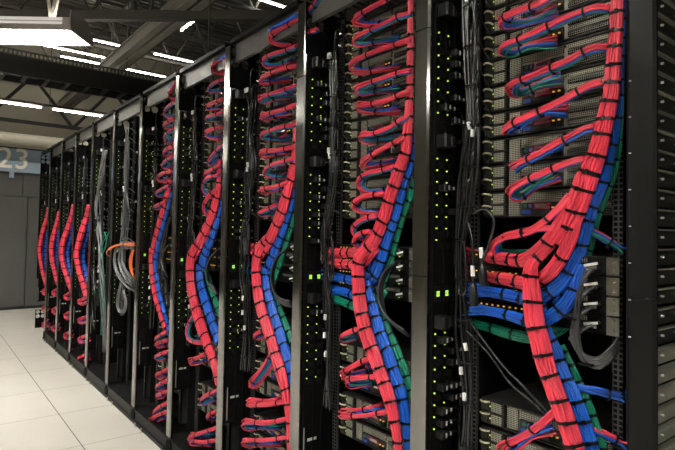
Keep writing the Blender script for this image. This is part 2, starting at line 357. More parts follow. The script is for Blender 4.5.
for k in range(NR):
    ya, ye = yb(k), yb(k+1)
    lab = 'black open-backed server rack, '+('nearest the camera with thick cable trunk' if k == 0 else 'last one at the far end of the row' if k == NR-1 else ORD[k+1]+' nearest in the row')
    if k in (1, 2, 3, 4): lab += [', brightly patched in red', ', with pale gleaming posts', ', with red loops down its side', ', with a thin cable trunk'][k-1]
    if k in (5, 6): lab += [', full of silver cables and orange ones', ', full of grey cables and green ones'][k-5]
    r = thing('server_rack', lab, 'server rack', (D, (ya+ye)/2, 0), 'server racks standing in one row'); racks.append(r)
    if k == 0: obj('post', post_mesh(.508, .573), RACK, r)
    if k < NR-1: obj('post', post_mesh(ye-.042, ye+.027), POST, r)
    # base plinth with round caps, roof, front door, dividing panel
    m = M(); m.box(D-.005 if k < NR-1 else 1.5, 2.5, ya+.029 if k else .5, ye+.026, .0, .105); m.box(D-.012 if k < NR-1 else 1.5, D+.03 if k < NR-1 else 1.6, ya+.029 if k else .5, ye+.026, .0, .03)
    obj('plinth', m, RACK, r)
    if k < NR-1: obj('foot_cover', M().cyl((D-.012, ye-.05, .062), (D+.002, ye-.05, .062), .042, 20), PLATE, r)
    for q_ in ((.16, .30) if k < NR-1 else ()): obj('levelling_bolt', M().cyl((D-.022, ye-q_, 0), (D-.022, ye-q_, .035), .008, 8).box(D-.03, D-.012, ye-q_-.012, ye-q_+.012, .016, .022), CHROME, r)
    obj('roof', M().box(D+.42, 2.52, ya+.029 if k else ya, ye+.026, TOP-.02, TOP), RACK, r)
    if k < NR-1: obj('crossbeam', M().box(D+.03, D+.05, ya+.04, ye-.05, TOP-.115, TOP-.012), GREYBEAM, r)
    obj('front_door', M().box(2.48, 2.52, ya+.029 if k else ya, ye+.026, .1, TOP-.02), DARK, r)
    obj('side_panel', M().box(D+.14, 2.48, ye+.004, ye+.010, .1, TOP-.02), DARK, r)
    m = M(); m.box(D+.0, D+.05, ya+.027, ye-.042, TOP-.012, TOP+.012); obj('top_rail', m, RACK, r)
    m = M(); m.box(1.488, 1.50, ya+.125, ya+.155, .12, TOP-.12); m.box(1.488, 1.60, ya+.125, ya+.128, .12, TOP-.12)
    obj('mounting_rail', m, RAILM, r)
    m = M(); m.box(1.488, 1.50, ya+.60, ya+.63, .12, TOP-.03); obj('mounting_rail', m, RAILM, r)
    z0_ = TOP-.262 if k < NR-1 else .75
    def turned(m, yp):                          # plate drawn in x = 0, turned to face along the row
        m.v = [(D+b, yp+a, c) for a, b, c in m.v]; m.f = [f[::-1] for f in m.f]; return m
    obj('cable_plate', turned(plate_mesh(.0, .128, z0_, TOP-.024, 0, .004, .027, .062), ye-.046), PLATE, r)
    if k == NR-1: obj('end_plate', turned(plate_mesh(.0, .128, .04, .30, 0, .004, .027, .062), ye-.046), PLATE, r)
    for j in range(4):
        z = TOP-.05-.055*j
        obj('cable_clip', M().box(1.474, 1.488, ya+.600, ya+.632, z-.018, z).box(1.466, 1.474, ya+.608, ya+.622, z-.012, z-.004), CHROME, r)
    if k == 0:
        for j in range(8): obj('post_mark', M().box(D-.0006, D, .562, .568, H-.24+j*.0889, H-.24+j*.0889+.003), WHITE, r)
        obj('post', post_mesh(.508, .573, 2.0, 2.05), RACK, r)
# ------------------------------------------------------------------ servers
def server_proto():
    # local frame: x depth (rear face at 0), y across, z up; built at the origin
    t = thing('rack_server', 'x', 'server', (0, 0, 0))
    hgt = .0855
    m = M(); m.box(.02, .70, -.219, .219, .001, hgt-.002); m.box(0, .02, -.219, .219, hgt-.006, hgt-.002); m.box(0, .02, -.219, .219, .001, .004)
    for i in range(5): m.box(.1+.12*i, .16+.12*i, -.2225, -.219, .03, .036)
    obj('chassis', m, STEELD, t, (0, 0, 0))
    obj('rear_panel', M().box(.012, .02, -.219, .128, .004, hgt-.006), STEEL, t, (0, 0, 0))
    m = M(); m.box(.006, .012, .085, .125, .008, hgt-.01); m.box(.006, .012, -.06, .08, .052, hgt-.01); obj('vent_grille', m, MESHM, t, (0, 0, 0))
    for zz in (.004, .0435):
        p = obj('power_supply', M().box(-.004, .02, .131, .217, zz, zz+.037).box(-.012, -.004, .188, .213, zz+.006, zz+.026), STEELD, t, (0, 0, 0))
        obj('fan_grille', M().box(-.007, -.004, .136, .176, zz+.003, zz+.034), MESHM, p, (0, 0, 0))
        obj('latch', M().tube([(-.004, .186, zz+.031), (-.020, .190, zz+.034), (-.024, .202, zz+.035), (-.016, .212, zz+.034)], .0035, 8, 5), KHAKI, p, (0, 0, 0))
        obj('status_light', M().box(-.0055, -.004, .180, .184, zz+.016, zz+.02), LED, p, (0, 0, 0))
    io = obj('port_panel', M().box(.006, .012, -.06, .08, .006, .046), STEELD, t, (0, 0, 0))
    obj('video_port', M().box(.001, .006, .044, .072, .010, .022), VGA, io, (0, 0, 0))
    obj('mouse_port', M().cyl((0, .060, .036), (.006, .060, .036), .0065, 10), TEAL, io, (0, 0, 0))
    obj('keyboard_port', M().cyl((0, .044, .036), (.006, .044, .036), .0065, 10), PURP, io, (0, 0, 0))
    obj('serial_port', M().box(.002, .006, -.02, .034, .026, .044), MAG, io, (0, 0, 0))
    m = M(); m.box(-.001, .004, -.012, .026, .030, .040); m.cyl((-.004, -.018, .035), (.004, -.018, .035), .003, 6).cyl((-.004, .031, .035), (.004, .031, .035), .003, 6); obj('port_shell', m, CHROME, io, (0, 0, 0))
    for j, y in enumerate((-.03, -.05)):
        n = obj('network_port', M().box(.002, .006, y-.008, y+.008, .010, .026), DARK, io, (0, 0, 0))
    obj('link_light', M().box(.0005, .006, -.034, -.028, .027, .031).box(.0005, .006, -.052, -.046, .027, .031), LEDY, io, (0, 0, 0))
    for j in range(4):
        z = .010+j*.0175; obj('expansion_slot', M().box(.004, .012, -.205, -.075, z, z+.013), MESHM if j % 2 else MESHD, t, (0, 0, 0))
    for y in (-.21, -.068): obj('thumbscrew', M().cyl((.002, y, .07), (.012, y, .07), .004, 6), CHROME, t, (0, 0, 0))
    return t
SX = 1.51
proto = server_proto(); first = True
def place_server(k, z, label):
    global first
    o = proto if first else copy_tree(proto); first = False
    o.location = (SX, yb(k)+.375, z+ZO if z > .8 else z); o['label'] = label; o['group'] = 'rack servers'; return o
for k in range(5):
    n = 0
    for i in range(10):
        n += 1; place_server(k, 1.634+.0889*(9-i), f'two-unit rack server, {ORD[n]} from the top in the {RK[k]}')
    for z in ((.945, .85) if k == 0 else (1.0, .90, .70, .60, .40, .30)):
        n += 1; place_server(k, z, f'two-unit rack server, {ORD[n]} from the top in the {RK[k]}')
# deep chassis with a mesh back at the bottom of the nearest rack
t = thing('storage_chassis', 'wide mesh-backed storage chassis at the bottom of the nearest rack', 'server', (1.7, yb(0)+.375, .5))
obj('chassis', M().box(1.515, 2.2, yb(0)+.155, yb(0)+.595, .40, .76), STEELD, t); obj('mesh_back', M().box(1.507, 1.515, yb(0)+.158, yb(0)+.592, .405, .755), MESHD, t)
obj('handle', M().box(1.49, 1.507, yb(0)+.40, yb(0)+.50, .65, .71), KHAKI, t)
def switch(k, z, h, lab):
    y = yb(k); t = thing('network_switch', lab, 'network switch', (1.5, y+.36, z), 'stacked switches at mid height')
    x = 1.44 if k == 0 else 1.47
    m = M(); m.box(x+.004, x+.4, y+.145, y+.595, z, z+h-.003); obj('chassis', m, STEELD, t)
    obj('face', M().box(x, x+.004, y+.145, y+.595, z+.001, z+h-.005), PLATE, t)
    obj('vent', M().box(x-.002, x, y+.20, y+.29, z+h*.62, z+h*.85), MESHD, t)
    for i in range(12):
        p = obj('network_port', M().box(x-.003, x, y+.33+i*.021, y+.33+i*.021+.014, z+h*.2, z+h*.6), DARK, t)
        obj('link_light', M().box(x-.004, x, y+.334+i*.021, y+.334+i*.021+.005, z+h*.68, z+h*.76), LEDY, p)
    obj('status_light', M().box(x-.0035, x, y+.20, y+.204, z+h*.2, z+h*.28), LED, t)
    e = obj('mounting_ear', M().box(x-.006, x-.002, y+.115, y+.147, z+.001, z+h-.004), CHROME, t)
    for zz in (.25, .75): obj('screw', M().cyl((x-.011, y+.131, z+h*zz), (x-.006, y+.131, z+h*zz), .0055, 8), CHROME, e)
    obj('stacking_plug', M().box(x-.022, x, y+.165, y+.195, z+h*.3, z+h*.56), CHROME, t)
    obj('pull_tab', M().obox((x-.028, y+.160, z+h*.62), (x-.020, y+.20, z+h*.46), .003, .007), WHITE, t)
sw = [(1.525+ZO-.0525*i, .0525) for i in range(1, 5)]
for k in range(5):
    for i, (z, h) in enumerate(sw): switch(k, z, h, f'black network switch, {ORD[i+1]} from the top of the four in the {RK[k]}')
# rail kits seen on the open side of the nearest rack
for i in range(40):
    z = .2+i*.058
    t = thing('server_rail', f'{"silver" if z < 1.15 else "dark"} slide rail on the open side of the nearest rack, {ORD[min(i+1,20)]} from the floor', 'rail', (1.9, .63, z), 'slide rails on the open side of the nearest rack')
    if i >= 20: t['label'] = f'{"silver" if z < 1.15 else "dark"} slide rail on the open side of the nearest rack, {ORD[40-i]} from the top'
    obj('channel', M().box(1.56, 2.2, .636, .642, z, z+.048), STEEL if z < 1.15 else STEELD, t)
    obj('lip', M().box(1.56, 2.2, .622, .636, z+.044, z+.048), STEEL, t)
    for j in range(6): obj('rivet', M().cyl((1.62+j*.11, .636, z+.024), (1.62+j*.11, .628, z+.024), .0036, 8), WHITE, t)
m = None
for i, z in enumerate((1.41, 1.28)):
    m = M(); m.tube([(1.80, .60, z), (1.80, .555, z+.005), (1.815, .54, z-.03), (1.83, .56, z-.065), (1.80, .60, z-.07)], .009, 24, 8)
    tag(obj('wire_hook', m, CHROME, smooth=True), ('upper' if i == 0 else 'lower')+' bright metal hook beside the corner post of the nearest rack', 'hook')
# ------------------------------------------------------------------ outlet strips and plugs
LEDZ1 = [2.272+ZO-.0399*i for i in range(8)]; LEDZ2 = [1.834+ZO-.0399*i for i in range(8)]; LEDZ3 = [1.235+ZO-.0399*i for i in range(9)]
def pdu_proto():
    t = thing('outlet_strip', 'x', 'power strip', (0, 0, 0), 'outlet strips at the far side of each rack')   # local: x face at 0, y centre
    m = M(); m.box(0, .03, -.052, .052, .42, 2.30); m.box(-.004, 0, -.052, -.046, .42, 2.30); m.box(-.004, 0, -.004, .002, .42, 2.30)
    obj('body', m, PDUB, t, (0, 0, 0))
    for z in LEDZ1+LEDZ2+LEDZ3:
        for y in (.018, -.032): obj('outlet', M().box(-.003, 0, y-.013, y+.013, z-.031, z-.010), DARK, t, (0, 0, 0))
    for z in LEDZ1+LEDZ2+LEDZ3:
        for y in (.040, -.010):
            if y < 0 and random.random() < .35: continue
            obj('indicator_light', M().box(-.005, -.001, y-.0023, y+.0023, z-.0023, z+.0023), LED, t, (0, 0, 0))
    for y in (.030, -.016):
        obj('display', M().box(-.004, 0, y-.016, y+.016, 1.34+ZO, 1.395+ZO), DARK, t, (0, 0, 0))
        m = M()
        for yy in (-.004, .004):
            for zz in (1.366+ZO, 1.376+ZO): m.box(-.0055, -.004, y+yy-.003, y+yy+.003, zz-.004, zz+.004)
        obj('display_digits', m, DIGIT, t, (0, 0, 0))
    obj('end_bracket', M().box(-.004, 0, .046, .050, .44, .62), STEEL, t, (0, 0, 0)); obj('rating_label', M().box(-.002, 0, -.022, .028, .556, .568), GLINT_LABEL, t, (0, 0, 0))
    for zz in (2.345+ZO, 1.893+ZO, 1.277+ZO):
        m = M(); m.box(-.045, 0, .012, .048, zz-.022, zz+.022, .006); m.box(-.040, -.006, -.018, .012, zz-.017, zz+.017, .006)
        p = obj('input_plug', m, PLUGB, t, (0, 0, 0))
        obj('lead', M().tube([(-.025, -.018, zz), (-.032, -.05, zz+.004), (-.035, -.085, zz-.01), (-.028, -.105, zz-.06), (-.02, -.11, zz-.14)], .0075, 16, 6), BLACKC, p, (0, 0, 0))
        obj('tag', M().box(-.038, -.024, -.118, -.105, zz-.078, zz-.06), WHITE, p, (0, 0, 0))
    m = M()
    for z in (.75, .73, .71): m.box(-.0006, 0, -.03, .02, z, z+.004)
    return t
def plug_proto():
    t = thing('power_plug', 'x', 'power plug', (0, 0, 0))
    m = M(); m.box(-.030, 0, -.013, .013, -.011, .011, .004); m.box(-.026, -.008, -.034, -.013, -.007, .007, .003)
    obj('plug_body', m, PLUGB, t, (0, 0, 0))
    obj('cord', M().tube([(-.017, -.034, 0), (-.022, -.06, .001), (-.018, -.085, -.012), (-.012, -.10, -.05), (-.010, -.105, -.12)], .0042, 12, 5), BLACKC, t, (0, 0, 0), True)
    obj('plug_glint', M().box(-.0315, -.028, -.010, -.004, -.007, .008).box(-.028, -.020, -.039, -.033, -.005, .005), GLINT_LABEL, t, (0, 0, 0))  # pale patches that paint glints on the plug and its cord neck
    return t
pp = pdu_proto(); pg = plug_proto(); fp = fg = True
for k in range(NR):
    o = pp if fp else copy_tree(pp); fp = False
    yc = yb(k+1)-.052; o.location = (D+.076, yc, 0); o.rotation_euler = (0, 0, math.pi/2)
    o['label'] = f'tall black outlet strip dotted with green lights, left side of the {RK[k]}'
    n = 0; r = random.Random(k)
    for grp, zs in enumerate((LEDZ1, LEDZ2, LEDZ3)):
        for z in zs:
            for y in (.018, -.032):
                if r.random() < (.38 if y > 0 else .52) and n < 20:
                    n += 1; g = pg if fg else copy_tree(pg); fg = False
                    g.location = (D+.076-y+.002, yc, z-.0205); g.rotation_euler = (0, 0, math.pi/2); g['group'] = 'power plugs in the outlet strips'
                    g['label'] = f'black power plug, {ORD[n]} from the top on the outlet strip of the {RK[k]}'
# ------------------------------------------------------------------ cables
def ties(pts, rx, ry, at, root, T, N, B, c, h=.0055, ma=None):
    for f in at:
        i = min(len(c)-2, max(1, int(f*(len(c)-1)))); w = unit(T[i]+.12*N[i]*random.uniform(-1, 1)+.1*B[i]*random.uniform(-1, 1))
        n = unit(N[i]-np.dot(N[i], w)*w); m = M()
        m.band(c[i], w, n, np.cross(w, n), rx[i], ry[i], h, .0022)
        p = c[i]-n*(rx[i]+.003)+np.cross(w, n)*ry[i]*random.uniform(-.4, .5); m.obox(p-w*h*.7, p+w*h*.7, .007, .005, n)
        obj('cable_tie', m, ma or TIE, root)
def trunk(name, label, cat, px, x, ma, ntie=None, vis=6, dep=.6, n=70, sides=7, group=None, tie_at=None, tiew=.0055, flare=0, wf=1.0, yp=None):
    """px: (px, py, width_px[, x]) down the bundle's visible front; strands packed round an oval"""
    pts = []
    for q in px:
        xx = q[3] if len(q) > 3 else x
        i = len(pts); u, v = px[max(0, i-1)], px[min(len(px)-1, i+1)]; sl = max(.6, abs(v[1]-u[1])/math.hypot(v[1]-u[1], v[0]-u[0]))   # width measured across the run
        c = P(q[0], q[1], xx) if yp is None else PY(q[0], q[1], yp(i/(len(px)-1))); dist = SI*c[0]+CO*c[1]; ph = math.atan2(c[1], c[0])
        pts.append((*c, q[2]*sl*dist/F/2/math.hypot(math.cos(ph), dep*math.sin(ph))*wf))
    rs_ = resample(pts, n); c = rs_[:, :3]; a = rs_[:, 3]
    T, N, B = frames(c, (1, 0, 0), True)
    ts = np.linspace(0, 1, n); root = thing(name, label, cat, c[-1] if c[-1][2] < c[0][2] else c[0], group)
    per = 5.3*(dep/.65)**.4; ns = max(8, int(round(per*vis*1.3/2.0))); rad = a/(vis*1.3)
    m = M(); A, Bq = np.maximum(a-rad, rad*.5), np.maximum(a*dep-rad, rad*.4)
    m.sweep(c, Bq*.86, 12, N, B, ry=A*.86)
    for j in range(ns):
        ph = 2*math.pi*j/ns; f1, f2, p1 = random.uniform(1, 3), random.uniform(3, 6), random.uniform(0, 6)
        th = ph+.16*np.sin(f1*ts*6+p1)+.07*np.sin(f2*6*ts+p1*2); rr = 1+.05*np.sin(f2*5*ts+p1)
        if flare: rr = rr+flare*np.clip((ts-.85)/.15, 0, 1)*random.uniform(-.2, 1)
        q = c+N*(np.cos(th)*Bq*rr)[:, None]+B*(np.sin(th)*A*rr)[:, None]
        m.sweep(q, rad*.98, sides)
    obj('cables', m, ma, root, smooth=True)
    if tie_at is None: tie_at = [(i+.5+random.uniform(-.15, .15))/ntie for i in range(ntie)]
    ties(pts, Bq+rad*1.05, A+rad*1.05, tie_at, root, T, N, B, c, tiew)
    return root
def loop(label, pts, nr, nb, ng, rs=.0036, spread=1.8, tie=(.15, .45), group=None, n=40, sides=6, hair=None, name='patch_cable_loop', yp=None):
    """a tied bunch of patch cables: from the trunk out to a hairpin and back to the ports"""
    p3 = [P(*q) for q in pts] if yp is None else [PY(q[0], q[1], yp(i/(len(pts)-1))) for i, q in enumerate(pts)]; c = resample(p3, n); T, N, B = frames(c, (0, 0, 1))
    ts = np.linspace(0, 1, n); i0 = int(np.argmax(c[:, 1])) if hair is None else hair; t0 = ts[i0]
    tot = nr+nb+ng; R = rs*max(1.0, math.sqrt(tot)*.92)
    slots = []
    for j in range(tot):
        rr = math.sqrt((j+.35)/tot)*R; an = j*2.39996; slots.append((rr*math.cos(an), rr*math.sin(an)))
    slots.sort(key=lambda q: -.55*q[0]+.85*q[1]); root = thing(name, label, 'patch cables', c[i0]-(0, 0, R), group)
    sp = 1+(spread-1)*np.exp(-((ts-t0)/.10)**2)+1.3*np.clip((ts-.86)/.14, 0, 1)
    k = 0; mid = {'r': M(), 'b': M(), 'g': M()}
    order = ['r']*nr+['b']*nb+['g']*ng
    for (u, w), q in zip(slots, order):
        p1 = random.uniform(0, 6); f1 = random.uniform(1, 3)
        du = u*sp*(1+.12*np.sin(f1*6*ts+p1)); dw = w*sp*(1+.12*np.cos(f1*5*ts+p1))
        ext = np.exp(-((ts-t0)/.12)**2)*random.uniform(-.5, 1)*rs*2.2*spread/1.8
        mid[q].sweep(c+N*du[:, None]+B*dw[:, None]+np.outer(ext, (0, .9, 0)), rs, sides)
    for q, nm, ma in (('r', 'red_cables', RED), ('b', 'blue_cables', BLUE), ('g', 'green_cables', GREEN)):
        if mid[q].v: obj(nm, mid[q], ma, root, smooth=True)
    rr = (R+rs*.8)*sp
    ties(None, rr, rr, tie, root, T, N, B, c, .006)
    return root
TX = 1.40
# ---- nearest rack: the big trunk ----
g3 = 'cable trunks of the nearest rack'
trunk('cable_bundle', 'thick red cable trunk running from top into the crossing in nearest rack', 'cable trunk',
      [(617.5, -14, 12.5), (617.5, 5, 12.5), (616, 30, 13), (613.5, 60, 14), (611.5, 90, 15.5), (607, 110, 17), (603, 130, 17.5), (598, 150, 19), (592, 165, 21), (586, 180, 24), (581, 195, 23), (575.5, 210, 22), (568, 228, 19), (560, 245, 16)],
      TX, RED, vis=5.2, n=90, tie_at=[.045, .105, .17, .235, .30, .365, .43, .50, .56, .635, .70, .705, .77, .86, .93], tiew=.008)
trunk('cable_bundle', 'thick blue cable trunk behind the red one in the upper nearest rack', 'cable trunk',
      [(622, -14, 9), (620, 30, 10), (618.5, 60, 11), (617.5, 90, 11), (614, 130, 12), (609.5, 150, 13), (602, 180, 14), (590, 210, 14), (583, 235, 15), (577, 258, 15), (568, 285, 14), (556, 305, 12)],
      TX+.045, BLUE, vis=4.5, n=90, ntie=16, tiew=.007)
trunk('cable_bundle', 'green cable trunk edging the blue one in the upper nearest rack', 'cable trunk',
      [(623.5, -14, 5), (622, 60, 5), (621, 110, 5.5), (619, 140, 6), (617, 155, 7), (611, 180, 9), (599, 210, 9), (592, 235, 9), (586, 262, 9), (580, 288, 9), (570, 308, 9), (556, 325, 8)],
      TX+.08, GREEN, vis=3, n=80, ntie=15, tiew=.006)
trunk('cable_bundle', 'thick red cable trunk dropping from the crossing to the floor in nearest rack', 'cable trunk',
      [(552, 244, 13, 1.40), (542, 254, 14, 1.385), (533, 263, 14), (530, 274, 15.5), (531.5, 290, 17), (533, 305, 18.5), (535.5, 325, 20), (540.5, 345, 20), (545, 364, 19), (552, 382, 19.5), (558.5, 400, 20), (565.5, 420, 20), (572, 440, 19.5), (583, 475, 19)],
      TX-.025, RED, vis=5.2, n=80, tie_at=[.09, .18, .30, .41, .52, .62, .71, .80, .89], tiew=.008)
trunk('cable_bundle', 'thick blue cable trunk dropping beside the red one to the floor in nearest rack', 'cable trunk',
      [(541, 300, 7), (545, 318, 9), (549.5, 335, 10), (556, 350, 12), (560, 364, 13), (567.5, 382, 14), (575.5, 400, 15), (583, 420, 14.5), (589.5, 440, 14.5), (600, 475, 14)],
      TX+.02, BLUE, vis=4.8, n=80, ntie=9, tiew=.008)
trunk('cable_bundle', 'green cable trunk dropping at the right of the blue one in nearest rack', 'cable trunk',
      [(562, 345, 6), (568, 358, 7), (574, 370, 7.5), (579, 382, 8.5), (587, 400, 8.5), (594, 420, 8.5), (600.5, 440, 8.5), (610, 475, 8)],
      TX+.06, GREEN, vis=3.2, n=70, ntie=8, tiew=.007)
def side(label, px, ma, tie_at, vis=5, x=TX+.01, dep=.6, n=44):     # bundles that come in from the switches
    return trunk('cable_branch', label, 'cable bundle', px, x, ma, vis=vis, tie_at=tie_at, dep=dep, n=n, tiew=.007, flare=.5)
def hbranch(label, pts, w, ma, tie_at, x, vis=5, group=None, n=40, x_end=None, flare=.55, ty=.007):
    """bundle running sideways: (px, py) centreline, w thickness in px (single or per point)"""
    m3 = []; W = w if isinstance(w, (list, tuple)) else [w]*len(pts)
    for q, ww in zip(pts, W):
        xx = q[2] if len(q) > 2 else x
        a, b = P(q[0], q[1]-ww/2, xx), P(q[0], q[1]+ww/2, xx); m3.append((*((a+b)/2), abs(a[2]-b[2])/2))
    rs_ = resample(m3, n); c = rs_[:, :3]; a = rs_[:, 3]; T, N, B = frames(c, (1, 0, 0), True)
    ts = np.linspace(0, 1, n); root = thing('cable_branch', label, 'cable bundle', c[0], group)
    dep = .75; rad = a/(vis*1.25); ns = int(round(5.6*vis*1.25/2)); A, Bq = a-rad, a*dep-rad*.8; m = M(); m.sweep(c, Bq*.84, 12, N, B, ry=A*.84)
    for j in range(ns):
        ph = 2*math.pi*j/ns; p1 = random.uniform(0, 6); f1 = random.uniform(1, 3)
        fl = 1+flare*np.clip((.22-ts)/.22, 0, 1)*random.uniform(-.3, 1); th = ph+.16*np.sin(f1*6*ts+p1)
        q = c+N*(np.cos(th)*Bq*fl)[:, None]+B*(np.sin(th)*A*fl)[:, None]+np.outer(np.clip((.16-ts)/.16, 0, 1)*random.uniform(-.5, 1), (0, .03, .012*math.sin(ph)))
        m.sweep(q, rad*1.0, 7)
    obj('cables', m, ma, root, smooth=True); ties(None, Bq+rad*1.1, A+rad*1.1, tie_at, root, T, N, B, c, ty)
    return root
X1 = TX+.0
hbranch('upper red cable branch running from the switches into the trunk, nearest rack', [(469, 255, 1.50), (482, 256.5, 1.46), (505, 259, 1.41), (524, 260, 1.39), (540, 250, 1.385), (556, 230, 1.39), (568, 205, 1.40)], [11, 11, 13, 14.5, 15, 14, 13], RED, (.36, .50, .58, .78), X1)
hbranch('lower red cable branch running from the switches into the trunk, nearest rack', [(469, 274, 1.50), (482, 275.5, 1.47), (505, 279, 1.42), (528, 283, 1.41), (548, 274, 1.40), (562, 256, 1.40), (572, 235, 1.40), (580, 205, 1.405)], [10, 11, 13, 13.5, 14.5, 14, 13, 11], RED, (.34, .46, .60, .76), X1)
hbranch('upper blue cable branch curving up from the switches, nearest rack', [(471, 289, 1.432), (485, 291, 1.425), (508, 295, 1.42), (530, 299, 1.42), (550, 292, 1.42), (566, 275, 1.43), (578, 250, 1.44)], [9, 10, 12, 13, 14, 14, 13], BLUE, (.32, .45, .68, .86), X1)
hbranch('lower blue cable branch curving up from the switches, nearest rack', [(471, 308, 1.432), (485, 310, 1.425), (508, 315, 1.42), (535, 322, 1.42), (558, 312, 1.42), (574, 292, 1.43), (584, 265, 1.445)], [9, 9, 11, 13, 14.5, 14, 12], BLUE, (.32, .45, .7, .86), X1)
hbranch('green cable branch curving below the blue ones from the switches, nearest rack', [(465, 322, 1.48), (485, 326, 1.475), (508, 333, 1.47), (535, 338, 1.47), (558, 330, 1.465), (574, 314, 1.465), (584, 290, 1.47)], [8, 10, 12, 12, 12, 11, 9], GREEN, (.25, .4, .62, .8), X1, vis=4.5)
for lab, pts, nr, nb, ng, rs, t in (
    ('first', [(566, -16, 1.42), (545, 1, 1.39), (528, 8, 1.385), (510, 15, 1.39), (503, 21, 1.41), (510, 24, 1.44), (530, 22, 1.47), (558, 13, 1.50)], 5, 3, 1, .0038, (.28, .5)),
    ('second', [(609, 9, 1.40), (598, 8, 1.385), (580, 13, 1.38), (561, 21, 1.375), (540, 31, 1.375), (522, 39, 1.38), (507, 45, 1.39), (503, 50, 1.42), (512, 52, 1.45), (530, 46, 1.47), (557, 43, 1.50)], 6, 3, 1, .0038, (.12, .32, .5, .8)),
    ('third', [(606, 48, 1.40), (596, 48, 1.385), (583, 53, 1.38), (569, 61, 1.375), (550, 69, 1.375), (531, 77, 1.38), (516, 83, 1.39), (513, 90, 1.42), (521, 93, 1.45), (540, 85, 1.47), (562, 79, 1.50)], 6, 3, 2, .0038, (.12, .32, .52, .82)),
    ('fourth', [(602, 83, 1.40), (590, 86, 1.385), (577, 93, 1.38), (562, 101, 1.375), (545, 109, 1.375), (528, 117, 1.38), (512, 125, 1.39), (508, 129, 1.42), (518, 126, 1.45), (540, 113, 1.47), (568, 112, 1.50)], 6, 3, 0, .0038, (.12, .35, .52)),
    ('fifth', [(594, 127, 1.40), (583, 130, 1.385), (564, 141, 1.38), (548, 150, 1.38), (535, 157, 1.385), (520, 164, 1.395), (515, 168, 1.42), (526, 160, 1.45), (545, 151, 1.47), (562, 144, 1.50)], 4, 2, 1, .004, (.2, .47)),
    ('sixth', [(584, 159, 1.40), (574, 161, 1.385), (558, 167, 1.38), (540, 175, 1.385), (528, 180, 1.39), (516, 187, 1.395), (512, 193, 1.41), (520, 196, 1.44), (535, 186, 1.46), (558, 174, 1.50)], 4, 2, 2, .0036, (.22, .40, .72)),
    ('seventh', [(570, 196, 1.40), (558, 209, 1.385), (545, 221, 1.38), (532, 230, 1.38), (518, 234, 1.385), (504, 237, 1.39), (495, 245, 1.40), (500, 253, 1.43), (520, 256, 1.46), (545, 255, 1.5)], 4, 3, 1, .004, (.2, .38)),
    ('eighth', [(563, 230, 1.40), (553, 229, 1.385), (540, 229, 1.38), (521, 232, 1.385), (505, 237, 1.395), (497, 246, 1.41), (503, 253, 1.44), (530, 252, 1.47), (550, 248, 1.5)], 4, 2, 2, .0036, (.28, .45)),
    ('lowest', [(562, 406, 1.40), (553, 413, 1.385), (543, 422, 1.38), (530, 431, 1.385), (518, 438, 1.39), (506, 444, 1.40), (505, 449, 1.41), (514, 447, 1.43), (530, 436, 1.46), (552, 425, 1.5)], 4, 3, 1, .004, (.28, .52)),
):
    loop(f'red and blue patch cable loop, {lab} '+('from the top ' if lab != 'lowest' else '')+'in the nearest rack', pts, nr, nb, ng, rs, group='patch cable loops of the nearest rack', tie=t, n=60, sides=18)
for lab, pts, nr, nb, ng in (('upper', [(580, 226, 1.45), (596, 234, 1.46), (612, 243, 1.48), (622, 250, 1.5)], 3, 3, 2), ('middle', [(578, 388, 1.45), (595, 391, 1.46), (612, 395, 1.48), (622, 398, 1.5)], 3, 6, 0), ('lower', [(592, 430, 1.45), (603, 434, 1.46), (614, 439, 1.48), (624, 444, 1.5)], 4, 3, 0)):
    loop(f'short bunch of patch cables right of the trunk, {lab} of three in the nearest rack', pts, nr, nb, ng, .0038, 1.0, (.7,), 'short patch cables right of the trunk', 24, name='patch_cable_bunch')
# grey stacking cables, nearest rack
t = thing('stacking_cables', 'dark grey stacking cables looping below the switches in the nearest rack', 'cables', P(590, 352, 1.42))
m = M()
for j in range(8):
    o_ = j % 4; yy = (267, 285, 304, 322)[o_]; s_ = (j//4)*3.4
    m.tube([P(600-2*s_, yy+s_, 1.435), P(588-o_-s_, yy+7, 1.40), P(577-2*o_+s_*.8, yy+30-o_*4, 1.385), P(575-1.5*o_+s_, 335+o_, 1.38), P(581+s_-o_*.6, 358-o_*1.6, 1.385), P(596+s_*.3, 368-o_*2.2-s_, 1.395), P(610, 361-o_*3-s_, 1.41), P(618, 349-o_*2.5-s_, 1.43)], .0044, 40, 7)
obj('cables', m, GREYC, t, smooth=True)
for (a, b) in ((572, 318), (587, 364)):
    c = P(a, b, 1.388); obj('cable_tie', M().obox(c+(0, -.018, 0), c+(0, .018, 0), .03, .005, (0, 0, 1)), TIE, t)
# loose black cords in front of the lower servers, and two hanging connectors
for lab, pts in (('left', [(466, 330, 1.40), (490, 355, 1.42), (510, 383, 1.44), (530, 400, 1.45), (545, 414, 1.46)]), ('right', [(470, 322, 1.39), (500, 362, 1.41), (522, 385, 1.43), (540, 404, 1.45), (550, 415, 1.46)])):
    m = M(); m.tube([P(*q) for q in pts], .0042, 40, 6)
    tag(obj('slack_black_line', m, BLACKC, smooth=True), f'loose black cord slanting across the lower servers, {lab} of two', 'cord')
def connector(lab, pts, x):
    t = thing('hanging_connector', lab, 'power connector', P(*pts[-1], x)); p = [P(a, b, x) for a, b in pts]
    obj('cord', M().tube(p[:-1], .0046, 30, 7), BLACKC, t, smooth=True); a, b = p[-2], p[-1]; u = unit(b-a)
    obj('label', M().cyl(a-u*.045, a-u*.012, .0068, 8), WHITE, t)
    m = M(); m.sweep([a-u*.008, a+u*.012, a+u*.02, a+(b-a)*.5, b], [.006, .008, .0125, .0145, .014], 8); obj('plug_body', m, PLUGB, t)
connector('black power connector hanging on a cord before the red branches, right of two', [(473, 214), (482, 209), (490, 213), (494, 224), (488, 246), (482, 262), (484, 286)], 1.37)
